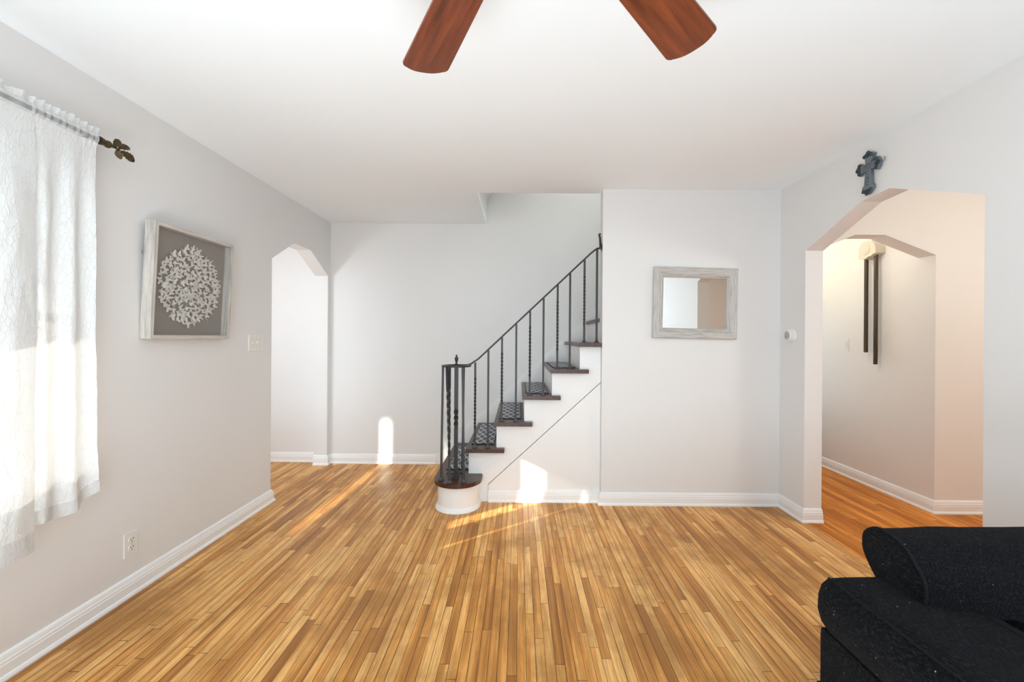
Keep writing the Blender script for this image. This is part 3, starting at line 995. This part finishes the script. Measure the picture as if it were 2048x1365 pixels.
# cross
cr = thing('wall_cross', 'dark pewter cross with ornate tips and engraved text above the large arch', 'cross', (XR, 2.437, 2.246), (0, 0, -PI/2))
bm = BM()
out = []
def arm(base_w, tip_w, length, rot, lobes):
    pts = [(-base_w, base_w)] if False else []
    return pts
# outline of the arms (x along wall, z up), upper arm, right arm, lower arm, left arm
def armpts(L, wb, we):
    tip = [(wb, wb), (we, L * 0.66), (we + 0.012, L * 0.72), (we + 0.013, L * 0.82), (we + 0.004, L * 0.88), (we * 0.75, L * 0.97), (0.0, L * 1.03)]
    return tip
def ring_outline():
    pts = []
    for L, wb, we, ang in ((0.082, 0.018, 0.024, 0), (0.076, 0.018, 0.024, -PI/2), (0.154, 0.018, 0.025, PI), (0.076, 0.018, 0.024, PI/2)):
        tip = armpts(L, wb, we)
        left = [(-x, z) for x, z in tip[:-1]]
        seq = left + [tip[-1]] + tip[:-1][::-1]
        c, s = math.cos(ang), math.sin(ang)
        rot = [(x * c - z * s, x * s + z * c) for x, z in seq]
        pts += rot[:-1]
    return pts
oc = ring_outline()
oc = [(x, z + 0.036) for x, z in oc]
prism(bm, oc, 'Y', -0.026, -0.004)
xform(bm, Matrix.Rotation(math.radians(1.5), 4, 'Y'))
cb = obj('cross_body', bm, M_PEWTER, cr, local=True, bevel=0.0035, seg=2)
for L, ang in ((0.082, 0), (0.076, -PI/2), (0.154, PI), (0.076, PI/2)):
    bm = BM()
    c, s = math.cos(ang), math.sin(ang)
    for (x, z, r) in ((0, L * 0.93, 0.014), (-0.024, L * 0.77, 0.011), (0.024, L * 0.77, 0.011), (0, L * 0.76, 0.009), (-0.011, L * 0.86, 0.008), (0.011, L * 0.86, 0.008)):
        if L > 0.1: z = L * 1.03 - (0.082 * 1.03 - z / L * 0.082)
        lathe(bm, [(r, 0), (r * 0.95, 0.004), (r * 0.6, 0.008), (0, 0.0095)], (x * c - z * s, -0.025, x * s + z * c + 0.036), (0, -1, 0), 14)
    xform(bm, Matrix.Rotation(math.radians(1.5), 4, 'Y'))
    obj('tip_ornament', bm, M_PEWTERD, cr, local=True, smooth=True)
bm = BM()
re_ = random.Random(4)
rows = [(0.050, 0.030), (0.038, 0.040), (0.026, 0.030), (0.010, 0.013), (-0.004, 0.014), (-0.018, 0.012), (-0.032, 0.014), (-0.048, 0.013), (-0.066, 0.011)]
for z, hw in rows:
    pts = []; x = -hw
    while x < hw:
        pts.append((x, -0.0268, z + re_.uniform(-0.0035, 0.0035))); x += 0.0038
    if len(pts) > 2: tube(bm, pts, 0.0009, 4)
obj('engraved_lettering', bm, M_PEWTERD, cr, local=True)
bm = BM()
tube(bm, [(0.084 + 0.010 * math.cos(a), -0.006, 0.046 + 0.012 * math.sin(a)) for a in [k * PI / 8 - PI/2 for k in range(9)]], 0.0018, 6)
obj('hanging_ring', bm, M_SCREW, cr, local=True, smooth=True)

# ------------------------------------------------------------------ ceiling fan
FH = Vector((0.019, 0.705, 2.10))
fan = thing('ceiling_fan', 'ceiling fan with dark mahogany blades hanging above the camera', 'ceiling fan', tuple(FH))
bm = BM(); lathe(bm, [(0.0, 0.340), (0.065, 0.340), (0.068, 0.325), (0.060, 0.300), (0.035, 0.270), (0.018, 0.265), (0.0, 0.265)], FH)
obj('canopy', bm, M_BRONZE, fan, smooth=True)
bm = BM(); lathe(bm, [(0.0, 0.08), (0.0125, 0.08), (0.0125, 0.28), (0, 0.28)], FH, seg=16)
obj('downrod', bm, M_BRONZE, fan, smooth=True)
bm = BM(); lathe(bm, [(0, -0.05), (0.045, -0.05), (0.055, -0.035), (0.06, -0.010), (0.10, 0.0), (0.115, 0.02), (0.115, 0.055), (0.10, 0.08), (0.05, 0.095), (0, 0.098)], FH, seg=32)
obj('motor_housing', bm, M_BRONZE, fan, smooth=True)
FA, FR, FW0, FW1, FP = 2.061, 0.660, 0.050, 0.070, -0.157
for k in range(5):
    a = FA - k * 2 * PI / 5
    d = Vector((math.cos(a), math.sin(a), 0)); nn = Vector((-math.sin(a), math.cos(a), 0))
    R3 = Matrix((d, nn, Vector((0, 0, 1)))).transposed().to_4x4()
    M4 = Matrix.Translation(FH) @ R3 @ Matrix.Rotation(FP, 4, 'X')
    r0 = 0.20
    pts = []
    def wat(r): return FW0 + (FW1 - FW0) * (r - FR * 0.3) / (FR * 0.7)
    pts += [(r0, -wat(r0) * 0.8), (r0 + 0.02, -wat(r0 + 0.02))]
    rc = 0.020
    for q in range(7):
        t_a = -PI/2 + q / 6 * PI/2
        pts.append((FR - rc + rc * math.cos(t_a), -(FW1 - rc) + rc * math.sin(t_a)))
    for q in range(1, 8):
        yy = -(FW1 - rc) + 2 * (FW1 - rc) * q / 8
        pts.append((FR + 0.014 * (1 - (yy / FW1) ** 2), yy))
    for q in range(7):
        t_a = q / 6 * PI/2
        pts.append((FR - rc + rc * math.cos(t_a), (FW1 - rc) + rc * math.sin(t_a)))
    pts += [(r0 + 0.02, wat(r0 + 0.02)), (r0, wat(r0) * 0.8)]
    bm = BM(); prism(bm, pts, 'Z', -0.004, 0.004)
    bmesh.ops.bevel(bm, geom=[e for e in bm.edges if abs(e.verts[0].co.z - e.verts[1].co.z) < 1e-6], offset=0.0015, segments=1, affect='EDGES')
    bl = obj('blade', bm, M_BLADE, fan, local=True)
    bl.matrix_basis = Matrix.Translation(-FH) @ M4
    bm = BM()
    prism(bm, [(0.10, -0.018), (0.17, -0.012), (0.20, -0.035), (0.26, -0.030), (0.275, 0), (0.26, 0.030), (0.20, 0.035), (0.17, 0.012), (0.10, 0.018)], 'Z', -0.010, -0.0045)
    bi = obj('blade_iron', bm, M_BRONZE, bl, local=True)

# ------------------------------------------------------------------ curtain rod, curtains
RX, RZ = -1.832, 2.134
rod = thing('curtain_rod', 'dark bronze curtain rod with a leaf finial on the left wall', 'curtain rod', (RX, 1.85, RZ))
bm = BM(); tube(bm, [(RX, 0.35, RZ), (RX, 1.845, RZ)], 0.0085, 14)
obj('pole', bm, M_ROD, rod, smooth=True)
for y in (0.45, 1.80):
    bm = BM(); tube(bm, [(RX, y, RZ - 0.004), (RX - 0.03, y, RZ - 0.012), (XL + 0.004, y, RZ - 0.010)], 0.006, 8)
    lathe(bm, [(0.020, 0), (0.020, 0.004), (0.012, 0.007), (0, 0.007)], (XL, y, RZ - 0.010), (1, 0, 0), 18)
    obj('bracket', bm, M_BRONZE, rod, smooth=True)
bm = BM()
lathe(bm, [(0.010, 0.0), (0.0175, 0.0), (0.0165, 0.010), (0.0135, 0.025), (0.0125, 0.030), (0.0155, 0.034), (0.0165, 0.040), (0.015, 0.046), (0.009, 0.052), (0.006, 0.060), (0.0045, 0.075), (0.004, 0.09), (0, 0.092)], (RX, 1.848, RZ), (0, 1, 0), 20)
fin = obj('finial_stem', bm, M_BRONZE, rod, smooth=True)
def leaf_bm(L, W):
    """leaf along +y in local space, midrib groove, toothed edge"""
    bm = BM()
    n = 12; rows = []
    for i in range(n + 1):
        f = i / n
        w = W * (math.sin(PI * min(1, f * 0.94 + 0.04)) ** 0.75) * (1 + 0.15 * (1 if i % 2 else -1))
        bend = 0.12 * L * math.sin(PI * f)
        row = []
        for s, zz in ((-1, 0.16), (-0.5, 0.02), (0, -0.05), (0.5, 0.02), (1, 0.16)):
            rip = 0.0012 * math.cos(f * 26 + abs(s) * 3)
            row.append(Vector((s * w, f * L, zz * W + bend + rip)))
        rows.append(row)
    th = 0.0014
    T = [[bm.verts.new(p + Vector((0, 0, th))) for p in r] for r in rows]
    B = [[bm.verts.new(p) for p in r] for r in rows]
    for i in range(n):
        for j in range(4):
            bm.faces.new((T[i][j], T[i][j+1], T[i+1][j+1], T[i+1][j]))
            bm.faces.new((B[i][j], B[i+1][j], B[i+1][j+1], B[i][j+1]))
        bm.faces.new((T[i][0], T[i+1][0], B[i+1][0], B[i][0]))
        bm.faces.new((T[i][4], B[i][4], B[i+1][4], T[i+1][4]))
    for r, q in ((T[0], B[0]), (T[-1], B[-1])):
        for j in range(4): bm.faces.new((r[j], r[j+1], q[j+1], q[j]))
    tube(bm, [rows[0][2] - Vector((0, 0.012, 0)), rows[1][2] + Vector((0, 0, 0.001)), rows[6][2] + Vector((0, 0, 0.0016)), rows[11][2] + Vector((0, 0, 0.001))], [0.0022, 0.0016, 0.0012, 0.0006], 5)
    return bm
leaves = [  # base (along rod, height, out), direction in the wall plane (along, up), length, half width, roll
    ((0.062, 0.004, 0.002), (0.55, 0.75), 0.044, 0.017, 0.35),
    ((0.090, 0.004, 0.000), (0.93, 0.46), 0.054, 0.016, -0.25),
    ((0.098, -0.004, 0.004), (0.88, -0.40), 0.064, 0.0165, 0.20),
    ((0.078, -0.006, 0.006), (0.30, -0.90), 0.042, 0.0135, 0.5)]
for (b, d, L, W, roll) in leaves:
    dirv = Vector((0.10, d[0], d[1])).normalized()
    outv = Vector((0.85, -0.5, 0.1))                     # leaf faces into the room
    zax = (outv - dirv * outv.dot(dirv)).normalized()
    zax = Matrix.Rotation(roll, 3, dirv) @ zax
    xax = dirv.cross(zax)
    M4 = Matrix((xax, dirv, zax)).transposed().to_4x4()
    bm = leaf_bm(L, W)
    xform(bm, Matrix.Translation((RX + b[2], 1.848 + b[0], RZ + b[1])) @ M4)
    obj('leaf', bm, M_BRONZE, rod, smooth=True)

def curtain(label, y0, y1, zbot0, zbot1, xo, seed, flare=0.0, hem=0.06, folds=9, amp=0.016, round_r=0.0):
    rc_ = random.Random(seed)
    ph = rc_.random() * 10
    NY, NZ = 150, 110
    ztop = RZ + 0.045
    def pos(f, g):
        # f 0..1 along the rod, g 0 top .. 1 bottom
        wob = 0.35 * noise.noise(Vector((f * 4.0 + ph, g * 0.9, 3.3)))
        zb = zbot0 + (zbot1 - zbot0) * f + 0.008 * math.sin(f * 9 + ph)
        if round_r and f > 1 - round_r: zb += 0.035 * ((f - 1 + round_r) / round_r) ** 2
        z = ztop + (zb - ztop) * g
        below = max(0.0, min(1.0, (RZ - 0.02 - z) / 0.35))
        y = y0 + (y1 - y0) * f + flare * g * g * f + 0.006 * noise.noise(Vector((f * 3 + ph, z * 3.0, 0))) * below
        gather = math.sin(f * folds * 2 * PI * 2.3 + ph + 1.2 * noise.noise(Vector((f * 9, 0, ph))))
        drape = math.sin((f + 0.06 * wob) * folds * 2 * PI * 0.62 + ph * 1.7)
        a = amp * (0.35 + 0.65 * below)
        x = RX + xo * below + a * drape * below
        # crinkle
        x += 0.0035 * noise.noise(Vector((y * 26 + ph, z * 9, 1.0))) * below + 0.002 * noise.noise(Vector((y * 60, z * 25, ph))) * below
        if z > RZ - 0.02:
            d = z - RZ
            x = RX + 0.0115 * math.sqrt(max(0, 1 - min(1, (d / 0.02) ** 2))) + 0.003 * gather
            if d > 0.014:
                h = (d - 0.014) / 0.03
                x += h * 0.014 * gather
                z += h * 0.012 * noise.noise(Vector((f * 22 + ph, 5, 0)))
                y += h * 0.006 * noise.noise(Vector((f * 30 + ph, 9, 0)))
        return Vector((x, y, z))
    bm = BM()
    GT = 0.0655 / (ztop - (zbot0 + zbot1) / 2)
    gs = [GT + (1 - GT) * k / 86 for k in range(87)]
    V = [[bm.verts.new(pos(i / NY, g)) for g in gs] for i in range(NY + 1)]
    for i in range(NY):
        for j in range(len(gs) - 1):
            bm.faces.new((V[i][j], V[i][j+1], V[i+1][j+1], V[i+1][j]))
    o = obj('sheer_curtain', bm, M_SHEER, None, smooth=False, normals=False)
    o.data.polygons.foreach_set('use_smooth', [True] * len(o.data.polygons))
    tag(o, label, 'curtain', 'sheer curtain panels on the rod')
    # stretched rod pocket and ruffle
    bm = BM()
    V = [[bm.verts.new(pos(i / NY, GT * k / 24)) for k in range(25)] for i in range(NY + 1)]
    for i in range(NY):
        for j in range(24):
            bm.faces.new((V[i][j], V[i][j+1], V[i+1][j+1], V[i+1][j]))
    pk = obj('rod_pocket', bm, M_POCKET, o, smooth=False, local=True, normals=False)
    pk.data.polygons.foreach_set('use_smooth', [True] * len(pk.data.polygons))
    # doubled hem at the bottom
    bm = BM()
    L = ztop - (zbot0 + zbot1) / 2
    hs = [1 - hem / L * (1 - k / 6) for k in range(7)]
    V = [[bm.verts.new(pos(i / NY, g) + Vector((0.0025, 0, 0))) for g in hs] for i in range(NY + 1)]
    for i in range(NY):
        for j in range(6):
            bm.faces.new((V[i][j], V[i][j+1], V[i+1][j+1], V[i+1][j]))
    hm = obj('hem', bm, M_HEM, o, smooth=False, local=True, normals=False)
    hm.data.polygons.foreach_set('use_smooth', [True] * len(hm.data.polygons))
    return o
curtain('longer white crinkled sheer curtain panel at the left edge, nearest the camera', 0.30, 1.600, 0.475, 0.480, 0.022, 3, 0.0, 0.075, 8)
curtain('shorter white crinkled sheer curtain panel hanging next to the leaf finial', 1.585, 1.836, 0.545, 0.565, -0.012, 5, 0.022, 0.055, 4, 0.013, 0.35)

# ------------------------------------------------------------------ armchair
chair = thing('armchair', 'black chenille armchair with piped pillow arms and rounded back cushion', 'armchair', (1.43, 0.78, 0))
def puff(bm, x0, x1, y0, y1, z0, z1, r=0.05, cuts=10, bulge=0.012, seed=0, rough=0.004):
    """rounded, slightly swollen cushion block"""
    tmp = BM()
    bmesh.ops.create_cube(tmp, size=1.0)
    bmesh.ops.subdivide_edges(tmp, edges=tmp.edges[:], cuts=cuts, use_grid_fill=True)
    sx, sy, sz = (x1 - x0) / 2, (y1 - y0) / 2, (z1 - z0) / 2
    c = Vector(((x0 + x1) / 2, (y0 + y1) / 2, (z0 + z1) / 2))
    for v in tmp.verts:
        p = Vector((v.co.x * 2 * sx, v.co.y * 2 * sy, v.co.z * 2 * sz))
        q = Vector((max(-sx + r, min(sx - r, p.x)), max(-sy + r, min(sy - r, p.y)), max(-sz + r, min(sz - r, p.z))))
        d = p - q
        if d.length > 1e-6: p = q + d.normalized() * r
        nx, ny, nz = p.x / sx, p.y / sy, p.z / sz
        nrm = d.normalized() if d.length > 1e-6 else Vector((0, 0, 0))
        w = max(0, (1 - nx * nx)) * max(0, (1 - ny * ny)) + max(0, (1 - nz * nz)) * max(0, (1 - ny * ny)) + max(0, (1 - nx * nx)) * max(0, (1 - nz * nz))
        p += nrm * bulge * min(1, w)
        p += nrm * rough * noise.noise((p + c) * 7 + Vector((seed, 0, 0)))
        v.co = p + c
    me = bpy.data.meshes.new('tmp'); tmp.to_mesh(me); tmp.free(); bm.from_mesh(me); bpy.data.meshes.remove(me)
# base
bm = BM(); puff(bm, 0.876, 1.984, 0.33, 1.235, 0.105, 0.46, 0.012, 12, 0.004, 2, 0.002)
obj('base_panel', bm, M_CHEN, chair, smooth=True)
bm = BM(); puff(bm, 0.868, 1.992, 0.32, 1.243, 0.085, 0.30, 0.014, 10, 0.004, 5, 0.002)
obj('lower_band', bm, M_CHEN, chair, smooth=True)
# pillow arms: cross-section swept along y
def arm_pillow(xc, sgn):
    bm = BM()
    # local cross-section: u from outside (-) to inside (+), z
    hw = 0.167
    sec = [(-hw + 0.020, 0.440), (-hw - 0.004, 0.470), (-hw - 0.016, 0.510), (-hw - 0.014, 0.550), (-hw - 0.002, 0.582), (-hw + 0.018, 0.600),
           (-hw + 0.07, 0.603), (0.0, 0.604), (hw - 0.049, 0.6035), (hw - 0.018, 0.600), (hw + 0.002, 0.582), (hw + 0.012, 0.545), (hw + 0.012, 0.500), (hw, 0.462), (hw - 0.02, 0.440)]
    ys = [0.300, 0.304, 0.315, 0.335] + [0.335 + (1.205 - 0.335) * k / 22 for k in range(1, 22)] + [1.205, 1.230, 1.243, 1.248]
    rings = []
    for k, y in enumerate(ys):
        if y < 0.335: e = 1 - (0.335 - y) / 0.035
        elif y > 1.205: e = 1 - (y - 1.205) / 0.043
        else: e = 1
        inset = 0.030 * (1 - math.sqrt(max(0, 1 - (1 - e) ** 2)))
        ring = []
        for u, z in sec:
            uu = u * (1 - inset / hw * 0.8); zz = 0.525 + (z - 0.525) * (1 - inset / 0.085 * 0.75)
            p = Vector((xc + sgn * uu, y, zz))
            p.z += 0.003 * noise.noise(Vector((p.x * 9, y * 7, z * 9)))
            p.x += 0.003 * noise.noise(Vector((p.x * 7, y * 8, z * 9 + 4)))
            ring.append(bm.verts.new(p))
        rings.append(ring)
    lines = ((5, 0.001, 0.0), (8, 0.0005, 0.0), (0, 0.002, -0.002))
    cord = {jj: [rg[jj].co.copy() for rg in rings[2:-2]] for jj, _, _ in lines}
    n = len(sec)
    for a, b in zip(rings, rings[1:]):
        for j in range(n): bm.faces.new((a[j], a[(j+1) % n], b[(j+1) % n], b[j]))
    bm.faces.new(rings[0][::-1]); bm.faces.new(rings[-1])
    a = obj('arm', bm, M_CHEN, chair, smooth=True)
    for jj, dz, du in lines:
        bm = BM()
        tube(bm, [p + Vector((sgn * du, 0, dz)) for p in cord[jj]], 0.0028, 8)
        obj('piping', bm, M_PIPE, a, smooth=True)
arm_pillow(1.047, 1)
arm_pillow(1.813, -1)
# seat cushion
bm = BM(); puff(bm, 1.238, 1.622, 0.33, 1.02, 0.44, 0.585, 0.04, 12, 0.014, 3)
obj('seat_cushion', bm, M_CHEN, chair, smooth=True)
# back: low upright plus rolled back cushion resting on the arms
bm = BM(); puff(bm, 1.238, 1.622, 1.02, 1.24, 0.44, 0.60, 0.02, 8, 0.004, 9)
obj('backrest', bm, M_CHEN, chair, smooth=True)
capx = [(550, 300), (560, 240), (620, 210), (700, 225), (800, 295), (880, 380), (950, 500), (1000, 590), (1020, 680), (1010, 780), (1000, 830), (900, 790), (760, 690), (665, 610), (640, 560), (600, 480), (555, 370)]
XC = 1.05
cap = []
for a, b in capx:
    px = 1580 + a / 3.739; py = 1000 + b / 3.739
    dx = px - 1038 + 0.007 * (py - 676); dy = py - 676 - 0.007 * (px - 1038)
    y = FPX * XC / dx
    cap.append(Vector((y, H - dy * y / FPX)))
# even resample of the closed outline
def resample(P, n):
    Q = []
    N = len(P)
    def cat(p0, p1, p2, p3, t): return 0.5 * ((2*p1) + (p2-p0)*t + (2*p0-5*p1+4*p2-p3)*t*t + (3*p1-p0-3*p2+p3)*t**3)
    dense = [cat(P[i-1], P[i], P[(i+1) % N], P[(i+2) % N], k/8) for i in range(N) for k in range(8)]
    L = [0]
    for i in range(len(dense)): L.append(L[-1] + (dense[(i+1) % len(dense)] - dense[i]).length)
    for k in range(n):
        s = L[-1] * k / n
        i = max(j for j in range(len(dense)) if L[j] <= s)
        f = (s - L[i]) / max(1e-9, L[i+1] - L[i])
        Q.append(dense[i].lerp(dense[(i+1) % len(dense)], f))
    return Q
cap = resample(cap, 44)
cen = sum(cap, Vector((0, 0))) / len(cap)
for p in cap: p.y = max(p.y, 0.594)
bm = BM()
XE = 1.81
xs = [XC] + [XC + (XE - XC) * k / 24 for k in range(1, 24)] + [XE]
rings = []
for x in xs:
    f = (x - XC) / (XE - XC)
    sw_ = 1 + 0.045 * math.sin(PI * f) ** 0.6
    ring = []
    for p in cap:
        q = cen + (p - cen) * sw_
        q.y = max(q.y, 0.594)
        low = max(0.0, min(1.0, (0.72 - q.y) / 0.12)) * max(0.0, min(1.0, (cen.x + 0.03 - q.x) / 0.08 + 0.3))
        q.x -= 0.042 * low * min(1.0, math.sin(PI * f) * 1.6)
        nz = 0.003 * noise.noise(Vector((x * 8, q.x * 9, q.y * 9)))
        ring.append(bm.verts.new((x, q.x + nz, q.y + nz)))
    rings.append(ring)
n = len(cap)
for a, b in zip(rings, rings[1:]):
    for j in range(n): bm.faces.new((a[j], a[(j+1) % n], b[(j+1) % n], b[j]))
for rg, s in ((rings[0], -1), (rings[-1], 1)):          # slightly domed ends
    prev = rg
    for k, sc in ((1, 0.8), (2, 0.5), (3, 0.2)):
        nr = []
        for p in cap:
            q = cen + (p - cen) * sc; q.y = max(q.y, 0.594)
            nr.append(bm.verts.new(((XC if s < 0 else XE) + s * 0.014 * (1 - sc * sc), q.x, q.y)))
        for j in range(n): bm.faces.new((prev[j], prev[(j+1) % n], nr[(j+1) % n], nr[j]))
        prev = nr
    bm.faces.new(prev)
bc = obj('back_cushion', bm, M_CHEN, chair, smooth=True)
for x in (XC, XE):
    bm = BM()
    pts = [Vector((x, p.x, p.y)) for p in cap]
    tube(bm, pts + [pts[0]], 0.0036, 8)
    obj('piping', bm, M_PIPE, bc, smooth=True)
for x in (0.93, 1.93):
    for y in (0.39, 1.18):
        bm = BM(); lathe(bm, [(0.018, 0), (0.026, 0.02), (0.030, 0.09), (0, 0.09)], (x, y, 0), seg=16)
        obj('foot', bm, M_TREAD, chair, smooth=True)
